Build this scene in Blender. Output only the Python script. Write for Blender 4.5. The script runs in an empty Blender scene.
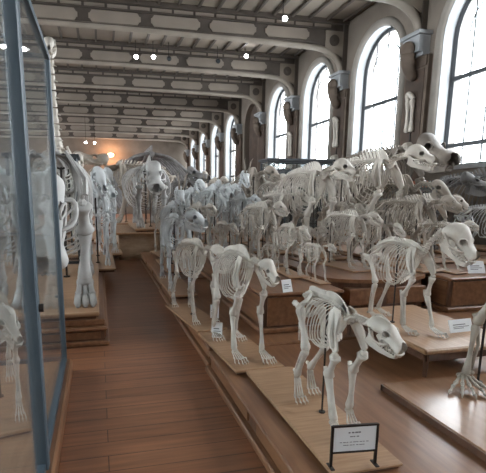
import bpy, math, random
from mathutils import Vector, Matrix
S = bpy.context.scene
C = S.collection
rnd = random.Random(7)
PI = math.pi

# ------------------------------------------------------------------ camera, sky, exposure
cam = bpy.data.cameras.new('camera')
cam_o = bpy.data.objects.new('camera', cam); C.objects.link(cam_o)
cam.sensor_fit = 'HORIZONTAL'; cam.sensor_width = 36.0
cam.lens = 440.0 / 486.0 * 36.0
cam.shift_x = 43.0 / 486.0; cam.shift_y = 38.5 / 486.0
cam.clip_start = 0.05; cam.clip_end = 200
cam_o.location = (0, 0, 1.6)
cam_o.rotation_euler = (math.radians(90 - 10.305), 0, math.radians(-12.848))
S.camera = cam_o

w = bpy.data.worlds.new('overcast_sky'); S.world = w; w.use_nodes = True
nt = w.node_tree; nt.nodes.clear()
wo = nt.nodes.new('ShaderNodeOutputWorld'); bg = nt.nodes.new('ShaderNodeBackground')
bg.inputs[0].default_value = (0.95, 0.97, 1.0, 1); bg.inputs[1].default_value = 10.0
nt.links.new(bg.outputs[0], wo.inputs[0])
S.view_settings.view_transform = 'Standard'; S.view_settings.look = 'None'
S.view_settings.gamma = 1.0; S.view_settings.use_curve_mapping = False
S.view_settings.exposure = 1.22
S.cycles.max_bounces = 8; S.cycles.diffuse_bounces = 5; S.cycles.transparent_max_bounces = 16
S.cycles.caustics_reflective = False; S.cycles.caustics_refractive = False
S.cycles.sample_clamp_indirect = 6.0
S.cycles.use_denoising = True

WALL_X = 7.6; LEFT_X = -8.0; Y0 = -7.5; Y1 = 38.6; CEIL = 6.78
BAY = 3.45
GIRDERS = [13.2 + BAY * k for k in range(-6, 8)]
WINDOWS = [g - BAY / 2 for g in GIRDERS[1:]] + [GIRDERS[-1] + BAY / 2]

for yw in WINDOWS:                     # daylight portals in the window openings
    for x, a in ((WALL_X + 0.5, 1), (LEFT_X - 0.5, -1)):
        l = bpy.data.lights.new('window_portal', 'AREA'); l.shape = 'RECTANGLE'; l.size = 4.0; l.size_y = 2.1
        l.cycles.is_portal = True
        o = bpy.data.objects.new('window_portal', l); C.objects.link(o)
        o.location = (x, yw, 4.1); o.rotation_euler = (0, a * PI / 2, 0)

# ------------------------------------------------------------------ materials
def mat(name, col, rough=0.6, metal=0.0, col2=None, scale=8.0, stretch=None, bump=0.0, spec=0.5, kind='noise', detail=4.0):
    m = bpy.data.materials.new(name); m.use_nodes = True
    t = m.node_tree; b = t.nodes['Principled BSDF']
    b.inputs['Base Color'].default_value = (*col, 1); b.inputs['Roughness'].default_value = rough
    b.inputs['Metallic'].default_value = metal; b.inputs['Specular IOR Level'].default_value = spec
    if col2:
        tc = t.nodes.new('ShaderNodeTexCoord'); mp = t.nodes.new('ShaderNodeMapping')
        if stretch: mp.inputs['Scale'].default_value = stretch
        nz = t.nodes.new('ShaderNodeTexNoise'); nz.inputs['Scale'].default_value = scale; nz.inputs['Detail'].default_value = detail
        rp = t.nodes.new('ShaderNodeValToRGB')
        rp.color_ramp.elements[0].position = 0.35; rp.color_ramp.elements[1].position = 0.68
        rp.color_ramp.elements[0].color = (*col, 1); rp.color_ramp.elements[1].color = (*col2, 1)
        t.links.new(tc.outputs['Object'], mp.inputs[0]); t.links.new(mp.outputs[0], nz.inputs['Vector'])
        t.links.new(nz.outputs['Fac'], rp.inputs[0]); t.links.new(rp.outputs[0], b.inputs['Base Color'])
        if bump:
            bp = t.nodes.new('ShaderNodeBump'); bp.inputs['Strength'].default_value = bump; bp.inputs['Distance'].default_value = 0.02
            t.links.new(nz.outputs['Fac'], bp.inputs['Height']); t.links.new(bp.outputs[0], b.inputs['Normal'])
    return m
def glass(name, tint, gloss, haze=0.0):
    m = bpy.data.materials.new(name); m.use_nodes = True
    t = m.node_tree; t.nodes.clear()
    out = t.nodes.new('ShaderNodeOutputMaterial')
    tr = t.nodes.new('ShaderNodeBsdfTransparent'); tr.inputs[0].default_value = (*tint, 1)
    gl = t.nodes.new('ShaderNodeBsdfGlossy'); gl.inputs['Roughness'].default_value = 0.03; gl.inputs[0].default_value = (1, 1, 1, 1)
    fr = t.nodes.new('ShaderNodeFresnel'); fr.inputs[0].default_value = 1.45
    mx = t.nodes.new('ShaderNodeMixShader')
    ml = t.nodes.new('ShaderNodeMath'); ml.operation = 'MULTIPLY'; ml.inputs[1].default_value = gloss
    t.links.new(fr.outputs[0], ml.inputs[0]); t.links.new(ml.outputs[0], mx.inputs[0])
    t.links.new(tr.outputs[0], mx.inputs[1]); t.links.new(gl.outputs[0], mx.inputs[2])
    last = mx
    if haze:
        df = t.nodes.new('ShaderNodeBsdfDiffuse'); df.inputs[0].default_value = (0.75, 0.78, 0.8, 1)
        m2 = t.nodes.new('ShaderNodeMixShader'); m2.inputs[0].default_value = haze
        t.links.new(mx.outputs[0], m2.inputs[1]); t.links.new(df.outputs[0], m2.inputs[2]); last = m2
    t.links.new(last.outputs[0], out.inputs[0])
    return m
def emit(name, col, s):
    m = bpy.data.materials.new(name); m.use_nodes = True
    b = m.node_tree.nodes['Principled BSDF']; b.inputs['Base Color'].default_value = (*col, 1)
    b.inputs['Emission Color'].default_value = (*col, 1); b.inputs['Emission Strength'].default_value = s
    return m

BONE = mat('bone_ivory', (0.44, 0.40, 0.345), 0.55, col2=(0.62, 0.58, 0.52), scale=6, spec=0.35)
BONE_G = mat('bone_grey', (0.44, 0.46, 0.465), 0.6, col2=(0.61, 0.635, 0.64), scale=6, spec=0.35)
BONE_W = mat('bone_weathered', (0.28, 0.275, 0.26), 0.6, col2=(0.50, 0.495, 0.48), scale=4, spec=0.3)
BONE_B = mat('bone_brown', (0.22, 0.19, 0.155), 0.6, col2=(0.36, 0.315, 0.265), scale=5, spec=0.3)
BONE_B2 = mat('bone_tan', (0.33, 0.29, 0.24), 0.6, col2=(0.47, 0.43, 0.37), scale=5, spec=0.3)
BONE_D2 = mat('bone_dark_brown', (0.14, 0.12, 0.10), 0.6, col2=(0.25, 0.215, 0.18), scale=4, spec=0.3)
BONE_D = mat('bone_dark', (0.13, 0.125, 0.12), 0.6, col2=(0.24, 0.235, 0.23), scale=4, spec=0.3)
TOOTH = mat('tooth_enamel', (0.72, 0.70, 0.64), 0.3)
IRON = mat('iron_rod', (0.035, 0.03, 0.028), 0.45, metal=0.6)
BOARD = mat('oak_board', (0.30, 0.17, 0.092), 0.38, col2=(0.40, 0.245, 0.14), scale=3, stretch=(14, 1, 6))
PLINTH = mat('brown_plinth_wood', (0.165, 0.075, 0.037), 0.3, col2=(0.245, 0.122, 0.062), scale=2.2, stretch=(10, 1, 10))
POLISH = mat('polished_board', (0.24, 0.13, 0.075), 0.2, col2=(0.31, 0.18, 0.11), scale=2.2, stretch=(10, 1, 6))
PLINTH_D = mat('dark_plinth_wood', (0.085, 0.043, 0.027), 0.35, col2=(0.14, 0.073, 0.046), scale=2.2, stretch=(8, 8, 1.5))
WALLM = mat('wall_plaster', (0.15, 0.125, 0.10), 0.85, col2=(0.195, 0.165, 0.135), scale=1.2)
SURR = mat('grey_brown_moulding', (0.215, 0.195, 0.17), 0.75, col2=(0.27, 0.245, 0.215), scale=2)
STONE = mat('pale_stone', (0.27, 0.285, 0.295), 0.75, col2=(0.35, 0.365, 0.375), scale=2)
PANELC = mat('ceiling_panel', (0.22, 0.185, 0.15), 0.85, col2=(0.26, 0.22, 0.178), scale=1)
IRONC = mat('painted_brown_iron', (0.06, 0.048, 0.039), 0.6, col2=(0.082, 0.066, 0.053), scale=2)
CHORD = mat('painted_cream_iron', (0.22, 0.19, 0.155), 0.6, col2=(0.275, 0.237, 0.195), scale=2)
PILLARM = mat('brown_pillar', (0.085, 0.062, 0.046), 0.8, col2=(0.13, 0.098, 0.075), scale=3)
NICHE = mat('dark_brown_niche', (0.05, 0.035, 0.026), 0.8, col2=(0.085, 0.057, 0.042), scale=3)
BLUE = mat('blue_grey_paint', (0.05, 0.072, 0.09), 0.42, col2=(0.065, 0.09, 0.11), scale=4)
DKFRAME = mat('dark_window_iron', (0.03, 0.035, 0.04), 0.5)
OAK = mat('light_oak', (0.40, 0.28, 0.18), 0.45, col2=(0.48, 0.35, 0.24), scale=2.5, stretch=(3, 8, 8))
PAPER = mat('white_card', (0.72, 0.74, 0.75), 0.6)
INK = mat('grey_ink', (0.16, 0.16, 0.17), 0.7)
WGLASS = glass('window_glass', (0.95, 0.97, 0.98), 0.5)
CGLASS = glass('case_glass', (0.95, 0.97, 0.975), 0.4, 0.012)
LAMP = emit('lamp_glow', (0.95, 0.97, 1.0), 25.0)
WARM = emit('warm_lamp', (1.0, 0.55, 0.32), 1.2)
RED = mat('red_card', (0.45, 0.14, 0.08), 0.6, col2=(0.5, 0.2, 0.12), scale=4)
TUSK = mat('tusk_ivory', (0.42, 0.38, 0.32), 0.4, col2=(0.5, 0.46, 0.4), scale=5)

def floor_material():
    m = bpy.data.materials.new('varnished_floorboards'); m.use_nodes = True
    t = m.node_tree; b = t.nodes['Principled BSDF']; N = t.nodes.new; Lk = t.links.new
    tc = N('ShaderNodeTexCoord'); br = N('ShaderNodeTexBrick')
    br.inputs['Scale'].default_value = 1.0; br.inputs['Brick Width'].default_value = 2.4; br.inputs['Row Height'].default_value = 0.16
    br.inputs['Mortar Size'].default_value = 0.003; br.offset = 0.37
    br.inputs['Color1'].default_value = (0.27, 0.122, 0.064, 1); br.inputs['Color2'].default_value = (0.21, 0.093, 0.05, 1)
    br.inputs['Mortar'].default_value = (0.06, 0.03, 0.02, 1)
    mp = N('ShaderNodeMapping'); mp.inputs['Scale'].default_value = (1.2, 16, 1)
    nz = N('ShaderNodeTexNoise'); nz.inputs['Scale'].default_value = 1.6; nz.inputs['Detail'].default_value = 5
    rp = N('ShaderNodeValToRGB'); rp.color_ramp.elements[0].color = (0.72, 0.72, 0.72, 1); rp.color_ramp.elements[1].color = (1.25, 1.2, 1.15, 1)
    rp.color_ramp.elements[0].position = 0.3; rp.color_ramp.elements[1].position = 0.75
    mx = N('ShaderNodeMix'); mx.data_type = 'RGBA'; mx.blend_type = 'MULTIPLY'; mx.inputs[0].default_value = 1.0
    Lk(tc.outputs['Object'], br.inputs['Vector']); Lk(tc.outputs['Object'], mp.inputs[0]); Lk(mp.outputs[0], nz.inputs['Vector'])
    Lk(nz.outputs['Fac'], rp.inputs[0]); Lk(br.outputs['Color'], mx.inputs[6]); Lk(rp.outputs[0], mx.inputs[7])
    Lk(mx.outputs[2], b.inputs['Base Color'])
    n2 = N('ShaderNodeTexNoise'); n2.inputs['Scale'].default_value = 2.5
    mr = N('ShaderNodeMapRange'); mr.inputs[3].default_value = 0.26; mr.inputs[4].default_value = 0.5
    Lk(n2.outputs['Fac'], mr.inputs[0]); Lk(mr.outputs[0], b.inputs['Roughness'])
    return m
FLOORM = floor_material()

# ------------------------------------------------------------------ mesh builder
class MB:
    def __init__(s): s.v = []; s.f = []
    def add(s, vs, fs):
        n = len(s.v); s.v.extend(tuple(v) for v in vs); s.f.extend(tuple(i + n for i in f) for f in fs)
    def box(s, a, b):
        x0, y0, z0 = a; x1, y1, z1 = b
        s.add([(x0,y0,z0),(x1,y0,z0),(x1,y1,z0),(x0,y1,z0),(x0,y0,z1),(x1,y0,z1),(x1,y1,z1),(x0,y1,z1)],
              [(3,2,1,0),(4,5,6,7),(0,1,5,4),(1,2,6,5),(2,3,7,6),(3,0,4,7)])
    def bevbox(s, a, b, e=0.01):
        x0, y0, z0 = a; x1, y1, z1 = b
        V = []
        for (z, i) in ((z0, e), (z0 + e, 0), (z1 - e, 0), (z1, e)):
            V += [(x0+i,y0+e,z),(x0+e,y0+i,z),(x1-e,y0+i,z),(x1-i,y0+e,z),(x1-i,y1-e,z),(x1-e,y1-i,z),(x0+e,y1-i,z),(x0+i,y1-e,z)]
        F = [tuple(range(7, -1, -1)), tuple(range(24, 32))]
        for k in range(3):
            for i in range(8):
                j = (i + 1) % 8
                F.append((k*8+i, k*8+j, k*8+8+j, k*8+8+i))
        s.add(V, F)
    def tube(s, pts, rad, seg=6, flat=1.0, up=None):
        pts = [Vector(p) for p in pts]; n = len(pts)
        if not hasattr(rad, '__len__'): rad = [rad] * n
        V = []; prev = None
        for i, p in enumerate(pts):
            d = (pts[min(i+1, n-1)] - pts[max(i-1, 0)])
            if d.length < 1e-9: d = Vector((0, 0, 1))
            d.normalize()
            if prev is None:
                a = Vector(up) if up else (Vector((0, 1, 0)) if abs(d.y) < 0.9 else Vector((1, 0, 0)))
            else: a = prev
            a = a - d * a.dot(d)
            if a.length < 1e-6: a = d.orthogonal()
            a.normalize(); prev = a; bb = d.cross(a)
            for k in range(seg):
                t = 2 * PI * k / seg
                V.append(p + (a * math.cos(t) + bb * (math.sin(t) * flat)) * rad[i])
        F = []
        for i in range(n - 1):
            for k in range(seg):
                j = (k + 1) % seg
                F.append((i*seg+k, i*seg+j, (i+1)*seg+j, (i+1)*seg+k))
        F.append(tuple(range(seg - 1, -1, -1))); F.append(tuple((n-1)*seg + k for k in range(seg)))
        s.add(V, F)
    def bone(s, a, b, rm, re, seg=7, bend=None):
        a = Vector(a); b = Vector(b); ts = [0, .03, .09, .2, .35, .65, .8, .91, .97, 1]
        rs = [.55*re, .95*re, re, .5*re+.5*rm, rm, rm, .5*re+.5*rm, re, .95*re, .55*re]
        P = [a + (b - a) * t for t in ts]
        if bend:
            for t, p in zip(ts, P): p += Vector(bend) * math.sin(PI * t)
        s.tube(P, rs, seg)
    def ell(s, c, r, seg=10, rings=7, rot=None):
        V = []; c = Vector(c)
        for i in range(rings + 1):
            a = PI * i / rings
            for k in range(seg):
                t = 2 * PI * k / seg
                p = Vector((r[0]*math.sin(a)*math.cos(t), r[1]*math.sin(a)*math.sin(t), r[2]*math.cos(a)))
                if rot: p = rot @ p
                V.append(c + p)
        F = []
        for i in range(rings):
            for k in range(seg):
                j = (k + 1) % seg
                F.append((i*seg+k, (i+1)*seg+k, (i+1)*seg+j, i*seg+j))
        s.add(V, F)
    def blade(s, pts, nrm, th):
        pts = [Vector(p) for p in pts]; d = Vector(nrm).normalized() * (th / 2); n = len(pts)
        V = [p + d for p in pts] + [p - d for p in pts]
        F = [tuple(range(n)), tuple(range(2*n-1, n-1, -1))]
        for i in range(n):
            j = (i + 1) % n
            F.append((i, n+i, n+j, j))
        s.add(V, F)
    def build(s, name, material, parent=None, smooth=False, tf=None):
        me = bpy.data.meshes.new(name)
        vs = s.v if tf is None else [tuple(tf @ Vector(v)) for v in s.v]
        me.from_pydata(vs, [], s.f); me.materials.append(material); me.update()
        if smooth: me.polygons.foreach_set('use_smooth', [True] * len(me.polygons))
        o = bpy.data.objects.new(name, me); C.objects.link(o)
        if parent: o.parent = parent
        return o

def thing(name, label, cat, loc=(0, 0, 0), rz=0.0, group=None):
    o = bpy.data.objects.new(name, None); C.objects.link(o)
    o.empty_display_size = 0.1; o.location = loc; o.rotation_euler = (0, 0, rz)
    return tag(o, label, cat, group)
def tag(o, label, cat, group=None):
    o['label'] = label; o['category'] = cat
    if group: o['group'] = group
    return o
def struct(mb, name, m, parent=None, smooth=False):
    o = mb.build(name, m, parent, smooth); o['kind'] = 'structure'; return o

def cr(pts, n):
    pts = [Vector(p) for p in pts]; P = [pts[0]*2 - pts[1]] + pts + [pts[-1]*2 - pts[-2]]; out = []
    m = len(pts) - 1
    for i in range(n):
        u = m * i / (n - 1); k = min(int(u), m - 1); t = u - k
        a, b, c, d = P[k], P[k+1], P[k+2], P[k+3]
        out.append(0.5 * ((2*b) + (c - a)*t + (2*a - 5*b + 4*c - d)*t*t + (3*b - a - 3*c + d)*t**3))
    return out

# ------------------------------------------------------------------ the hall
m = MB(); m.box((LEFT_X - 0.6, Y0, -0.2), (WALL_X + 0.6, Y1, 0.0)); struct(m, 'floor', FLOORM)
m = MB(); m.box((LEFT_X - 0.6, Y0, CEIL), (WALL_X + 0.6, Y1, CEIL + 0.25)); ceil = struct(m, 'ceiling', PANELC)
m = MB()
x = LEFT_X + 0.3
while x < WALL_X - 0.1:
    m.box((x - 0.035, Y0, CEIL - 0.07), (x + 0.035, Y1, CEIL + 0.01)); x += 0.56
struct(m, 'ceiling_ribs', IRONC, ceil)
m = MB()
for g in GIRDERS:
    for q in (0.5,):
        m.box((LEFT_X, g + BAY * q - 0.05, CEIL - 0.11), (WALL_X, g + BAY * q + 0.05, CEIL + 0.01))
struct(m, 'ceiling_crossbars', IRONC, ceil)
m = MB(); m.box((LEFT_X - 0.6, Y1, -0.2), (WALL_X + 0.6, Y1 + 0.3, CEIL + 0.25)); struct(m, 'wall_far', WALLM)
m = MB(); m.box((LEFT_X - 0.6, Y0 - 0.3, -0.2), (WALL_X + 0.6, Y0, CEIL + 0.25)); struct(m, 'wall_back', WALLM)

HW, SILL, SPRING = 1.03, 2.25, 5.0
def arch(hw, n=14):   # from bottom left over the top to bottom right, relative y and z
    pts = [(-hw, SILL), (-hw, SPRING)]
    for i in range(1, n):
        a = PI - PI * i / n
        pts.append((hw * math.cos(a), SPRING + hw * 1.02 * math.sin(a)))
    return pts + [(hw, SPRING), (hw, SILL)]
def wall_mesh(x, sgn):
    m = MB(); A = arch(HW); half = len(A) // 2
    edges = [Y0] + [(WINDOWS[i] + WINDOWS[i+1]) / 2 for i in range(len(WINDOWS) - 1)] + [Y1]
    for i, yc in enumerate(WINDOWS):
        y0, y1 = edges[i], edges[i+1]
        for xx in (x, x + sgn * 0.55):
            V = []; F = []
            def q(*p):
                n = len(V); V.extend((xx, a, b) for a, b in p); F.append(tuple(range(n, n + len(p))))
            q((y0, -0.1), (y1, -0.1), (y1, SILL), (y0, SILL))
            top = max(b for a, b in A)
            q((y0, top), (y1, top), (y1, CEIL + 0.1), (y0, CEIL + 0.1))
            for k in range(len(A) - 1):
                (a0, b0), (a1, b1) = A[k], A[k+1]
                if (a0 + a1) / 2 < 0: q((y0, b0), (yc + a0, b0), (yc + a1, b1), (y0, b1))
                else: q((yc + a0, b0), (y1, b0), (y1, b1), (yc + a1, b1))
            m.add(V, F)
        for k in range(len(A)):
            (a0, b0), (a1, b1) = A[k], A[(k+1) % len(A)]
            m.add([(x, yc+a0, b0), (x, yc+a1, b1), (x+sgn*0.55, yc+a1, b1), (x+sgn*0.55, yc+a0, b0)], [(0, 1, 2, 3)])
    return m
struct(wall_mesh(WALL_X, 1), 'wall_right', WALLM)
struct(wall_mesh(LEFT_X, -1), 'wall_left', WALLM)

proto_w = None
def window_meshes():
    """the window's frame, bars, surround and panes about (0,0,0), wall to +x"""
    A = arch(HW - 0.03); fr = MB(); pane = MB(); sur = MB(); rev = MB()
    P = [(0.30, a, b) for a, b in A]
    fr.tube(P + [P[0]], 0.06, 4)
    for yb in (-0.5, 0.0, 0.5):
        zt = SPRING + math.sqrt(max(0, (HW - 0.03)**2 - yb*yb)) * 1.02
        fr.box((0.285, yb - 0.012, SILL), (0.315, yb + 0.012, zt - 0.02))
    for zb in (SILL + 0.45, 4.15): fr.box((0.26, -HW + 0.02, zb - 0.045), (0.34, HW - 0.02, zb + 0.045))
    fr.box((0.28, -HW + 0.02, 5.0), (0.32, HW - 0.02, 5.03)) if False else None
    R = [(0.30, 0.62 * math.cos(PI * i / 14), SPRING + 0.02 + 0.62 * math.sin(PI * i / 14)) for i in range(15)]
    fr.tube(R, 0.018, 5)
    pane.blade([(0.30, a, b) for a, b in A], (1, 0, 0), 0.008)
    B = arch(HW + 0.10)
    sur.tube([(-0.0, a, b) for a, b in B], 0.105, 8)
    Cc = arch(HW - 0.012)
    for k in range(len(Cc) - 1):
        (a0, b0), (a1, b1) = Cc[k], Cc[k+1]
        rev.add([(-0.01, a0, b0), (-0.01, a1, b1), (0.27, a1, b1), (0.27, a0, b0)], [(0, 1, 2, 3)])
    sill = MB(); sill.box((-0.12, -HW - 0.12, SILL - 0.1), (0.5, HW + 0.12, SILL - 0.005))
    return fr, pane, sur, rev, sill
ws = window_meshes(); wd = []
for k, (mb, nm, mt) in enumerate(zip(ws, ('window', 'pane', 'window_surround', 'window_reveal', 'window_sill'), (DKFRAME, WGLASS, SURR, STONE, STONE))):
    o = mb.build(nm, mt, None, k == 2); wd.append(o.data); bpy.data.objects.remove(o)
n = 0
RECESS = GIRDERS[8] + BAY / 2      # this bay of the window wall is a dark arched recess
m = MB(); m.box((WALL_X + .25, RECESS - 1.1, SILL - .1), (WALL_X + .3, RECESS + 1.1, 6.3)); struct(m, 'wall_recess_panel', NICHE)
for side in (1, -1):
    for yw in WINDOWS:
        if side > 0 and abs(yw - RECESS) < .5: continue
        n += 1
        r = bpy.data.objects.new('window_%d' % n, wd[0]); C.objects.link(r); r['kind'] = 'structure'
        r.location = (WALL_X if side > 0 else LEFT_X, yw, 0); r.rotation_euler = (0, 0, 0 if side > 0 else PI)
        for me, nm in zip(wd[1:], ('pane', 'window_surround', 'window_reveal', 'window_sill')):
            c = bpy.data.objects.new(nm, me); C.objects.link(c); c.parent = r; c['kind'] = 'structure'

# pillars between the windows, each with niche panel, capital and curved corbel
def pillar(yc, side):
    x0 = WALL_X if side > 0 else LEFT_X
    s = -side
    def bx(mb, d0, d1, a, b, z0, z1):
        xa, xb = sorted((x0 + s * d0, x0 + s * d1)); mb.box((xa, yc + a, z0), (xb, yc + b, z1))
    p = MB(); bx(p, -0.02, 0.10, -0.40, 0.40, 0, 4.78); bx(p, -0.02, 0.15, -0.44, 0.44, 0, 0.5); bx(p, -0.02, 0.15, -0.44, 0.44, 2.0, 2.12); bx(p, -0.02, 0.13, -0.36, 0.36, 4.55, 4.78)
    r = struct(p, 'pillar', PILLARM)
    nmb = MB(); bx(nmb, 0.09, 0.115, -0.30, 0.33, 2.2, 4.5)
    struct(nmb, 'niche_panel', NICHE, r)
    c = MB()
    for k, (d, hw, z0, z1) in enumerate([(0.20, 0.30, 4.78, 4.86), (0.30, 0.28, 4.86, 5.22), (0.36, 0.34, 5.22, 5.30)]):
        bx(c, -0.02, d, -hw, hw, z0, z1)
    struct(c, 'capital', STONE, r)
    k = MB(); P = []
    for i in range(8):
        a = PI / 2 * i / 7
        P.append((x0 + s * (0.12 + 0.24 * math.sin(a)), yc, 4.35 + 0.5 * (1 - math.cos(a))))
    k.tube(P, [0.08, .12, .13, .12, .13, .15, .16, .17], 8); k.ell((x0 + s * 0.38, yc, 4.95), (0.15, 0.2, 0.18), 10, 7)
    k.ell((x0 + s * 0.32, yc, 4.66), (0.13, 0.17, 0.12), 10, 7)
    struct(k, 'corbel', PILLARM, r, True)
for g in GIRDERS:
    pillar(g, 1); pillar(g, -1)

# iron girders across the nave
XL, XR = LEFT_X + 0.12, WALL_X - 0.12
MID = (XL + XR) / 2
def zbot(x):       # underside of the curved lower chord
    e = min(x - XL, XR - x); z = 5.98
    e = max(e, 0.0)
    if e < 1.0: z = 5.98 - 0.66 * (1 - math.sqrt(max(0.0, 1 - (1 - e) ** 2)))
    elif e < 2.6: z = 5.98 + 0.03 * (e - 1.0)
    else: z = 5.98 + 0.048 + 0.05 * min(1, (e - 2.6) / 4)
    return z
def girder():
    ch = MB(); N = 60
    xs = [XL + 0.02 * 0] + [XL + 1.0 * (1 - math.cos(PI / 2 * i / 8)) for i in range(1, 9)]
    xs += [XL + 1 + (XR - XL - 2) * i / 24 for i in range(1, 24)] + [XR - 1.0 * (1 - math.cos(PI / 2 * i / 8)) for i in range(8, 0, -1)] + [XR]
    ch.tube([(x, 0, zbot(x) + 0.02) for x in xs], [0.11] * len(xs), 8, flat=0.8)
    web = MB()
    for a, b in zip(xs[:-1], xs[1:]):
        za, zb = zbot(a), zbot(b)
        V = [(a,-.05,za),(b,-.05,zb),(b,-.05,6.70),(a,-.05,6.70),(a,.05,za),(b,.05,zb),(b,.05,6.70),(a,.05,6.70)]
        web.add(V, [(0,1,2,3),(7,6,5,4),(0,4,5,1)])
    web.box((LEFT_X, -0.16, 6.66), (WALL_X, 0.16, CEIL)); web.box((XL + 0.3, -0.1, 6.50), (XR - 0.3, 0.1, 6.54)); 
    web.box((XL + 0.9, -0.1, 6.09), (XR - 0.9, 0.1, 6.14))
    for e in (LEFT_X, WALL_X - 0.14): web.box((e, -0.12, 5.3), (e + 0.14, 0.12, 6.7))
    pn = MB(); n = 8; w = (XR - XL - 2.0) / n
    for k in range(n):
        a = XL + 1.0 + k * w + 0.14; b = XL + 1.0 + (k + 1) * w - 0.14; z0, z1, c = 6.17, 6.47, 0.09
        P = [(a, z0+c), (a+c*.4, z0+c*.9), (a+c, z0), (b-c, z0), (b-c*.4, z0+c*.9), (b, z0+c), (b, z1-c), (b-c*.4, z1-c*.9), (b-c, z1), (a+c, z1), (a+c*.4, z1-c*.9), (a, z1-c)]
        for s in (-1, 1): pn.blade([(x, s*0.062, z) for x, z in P], (0, 1, 0), 0.03)
    n = 24; w = (XR - XL - 0.8) / n
    for k in range(n):
        a = XL + 0.4 + k * w + 0.035; b = a + w - 0.07
        for s in (-1, 1): pn.box((a, s*0.062-.012, 6.56), (b, s*0.062+.012, 6.64))
    for xa, xb in ((XR - 0.60, XR - 0.02), (XL + 0.02, XL + 0.60)):
        for s in (-1, 1):
            pn.blade([(xa, s*.07, 5.98), (xb, s*.07, 5.75), (xb, s*.07, 6.47), (xa, s*.07, 6.47)] if xb > 0 else [(xa, s*.07, 5.75), (xb, s*.07, 5.98), (xb, s*.07, 6.47), (xa, s*.07, 6.47)], (0, 1, 0), 0.04)
    rg = MB()
    for xc in (XR - 0.32, XL + 0.32):
        for s in (-1, 1):
            rg.tube([(xc, s*.09, 6.2), (xc, s*.115, 6.2)], 0.16, 16)
            rg.tube([(xc, s*.1, 6.2), (xc, s*.135, 6.2)], [0.07, 0.05], 12)
    return ch, web, pn, rg
gd = []
for mb, nm, mt, sm in zip(girder(), ('chord', 'beam', 'beam_panels', 'beam_roundels'), (CHORD, IRONC, PANELC, IRONC), (1, 0, 0, 0)):
    o = mb.build(nm, mt, None, bool(sm)); gd.append(o.data); bpy.data.objects.remove(o)
for g in GIRDERS:
    r = bpy.data.objects.new('ceiling_beam', gd[1]); C.objects.link(r); r.location = (0, g, 0); r['kind'] = 'structure'
    for me, nm in ((gd[0], 'lower_chord'), (gd[2], 'beam_panels'), (gd[3], 'beam_roundels')):
        c = bpy.data.objects.new(nm, me); C.objects.link(c); c.parent = r; c['kind'] = 'structure'

# ------------------------------------------------------------------ plinths, pedestals, tables, cases
def platform(name, label, x0, x1, y0, y1, z1, grp=None, z0=0.0):
    b = MB(); b.box((x0 + .05, y0 + .05, z0), (x1 - .05, y1 - .05, z1 - .03))
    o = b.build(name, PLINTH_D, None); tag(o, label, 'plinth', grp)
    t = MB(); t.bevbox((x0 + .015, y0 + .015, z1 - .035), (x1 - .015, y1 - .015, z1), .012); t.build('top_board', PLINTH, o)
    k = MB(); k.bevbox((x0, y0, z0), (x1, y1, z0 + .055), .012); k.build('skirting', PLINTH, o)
    f = MB(); n = max(1, round((y1 - y0) / 1.1)); d = (y1 - y0) / n
    for i in range(n):
        for xx in (x0 + .035, x1 - .05): f.box((xx, y0 + i*d + .09, z0 + .075), (xx + .015, y0 + (i+1)*d - .09, z1 - .05))
    n = max(1, round((x1 - x0) / 1.1)); d = (x1 - x0) / n
    for i in range(n):
        for yy in (y0 + .035, y1 - .05): f.box((x0 + i*d + .09, yy, z0 + .075), (x0 + (i+1)*d - .09, yy + .015, z1 - .05))
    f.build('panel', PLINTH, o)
    return o
G1 = 'low display platforms along the aisle'
p = platform('display_platform', 'low brown platform under the big cat, with worn polished top', .90, 6.8, .2, 3.74, .2, G1)
p = platform('display_platform', 'low brown platform under the tapir, second along the aisle', .93, 6.8, 3.76, 7.2, .2, G1)
p = platform('display_platform', 'low brown platform farthest down the aisle, ending at the table', .95, 6.8, 7.22, 10.9, .2, G1)
for y in (2.5, 2.62, 4.9, 5.02):
    pass
G2 = 'raised display tiers behind the aisle row'
platform('display_tier', 'raised brown tier carrying the large hoofed skeletons beside the windows', 3.55, 6.75, 6.0, 10.8, .62, G2, .2)
platform('display_tier', 'raised brown tier behind the aisle row, up to the far table', 1.75, 3.5, 5.6, 10.8, .62, G2, .2)
platform('display_pedestal', 'square brown pedestal with white card, behind the wolf skeleton', 1.55, 2.5, 4.05, 5.5, .62, None, .2)
platform('display_pedestal', 'brown pedestal behind the bear bench at the right edge', 4.05, 6.75, 4.35, 5.9, .62, None, .2)
# pedestal with a bowed front
def bowed(x0, x1, y0, y1, zb, zt, e=0.0):
    P = []
    for i in range(13):
        t = i / 12; P.append((x0 - e + (x1 - x0 + 2*e) * t, y0 - e + .30 * (1 - math.sin(PI * t) ** .6)))
    P += [(x1 + e, y1 + e), (x0 - e, y1 + e)]
    m = MB(); n = len(P)
    m.add([(a, b, zb) for a, b in P] + [(a, b, zt) for a, b in P], [tuple(range(n-1, -1, -1)), tuple(range(n, 2*n))] + [(i, (i+1) % n, n + (i+1) % n, n + i) for i in range(n)])
    return m
o = bowed(2.62, 3.98, 4.45, 5.9, .2, .59).build('bowed_pedestal', PLINTH_D); tag(o, 'dark brown pedestal with bowed front behind the bear bench', 'plinth')
bowed(2.62, 3.98, 4.45, 5.9, .588, .63, .03).build('top_board', PLINTH, o)
bowed(2.62, 3.98, 4.45, 5.9, .2, .26, .02).build('skirting', PLINTH, o)
q = MB()
for a, b in ((2.78, 3.22), (3.28, 3.8)): q.bevbox((a, 4.44, .33), (b, 4.60, .53), .01)
q.build('drawer_front', PLINTH, o)
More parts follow.
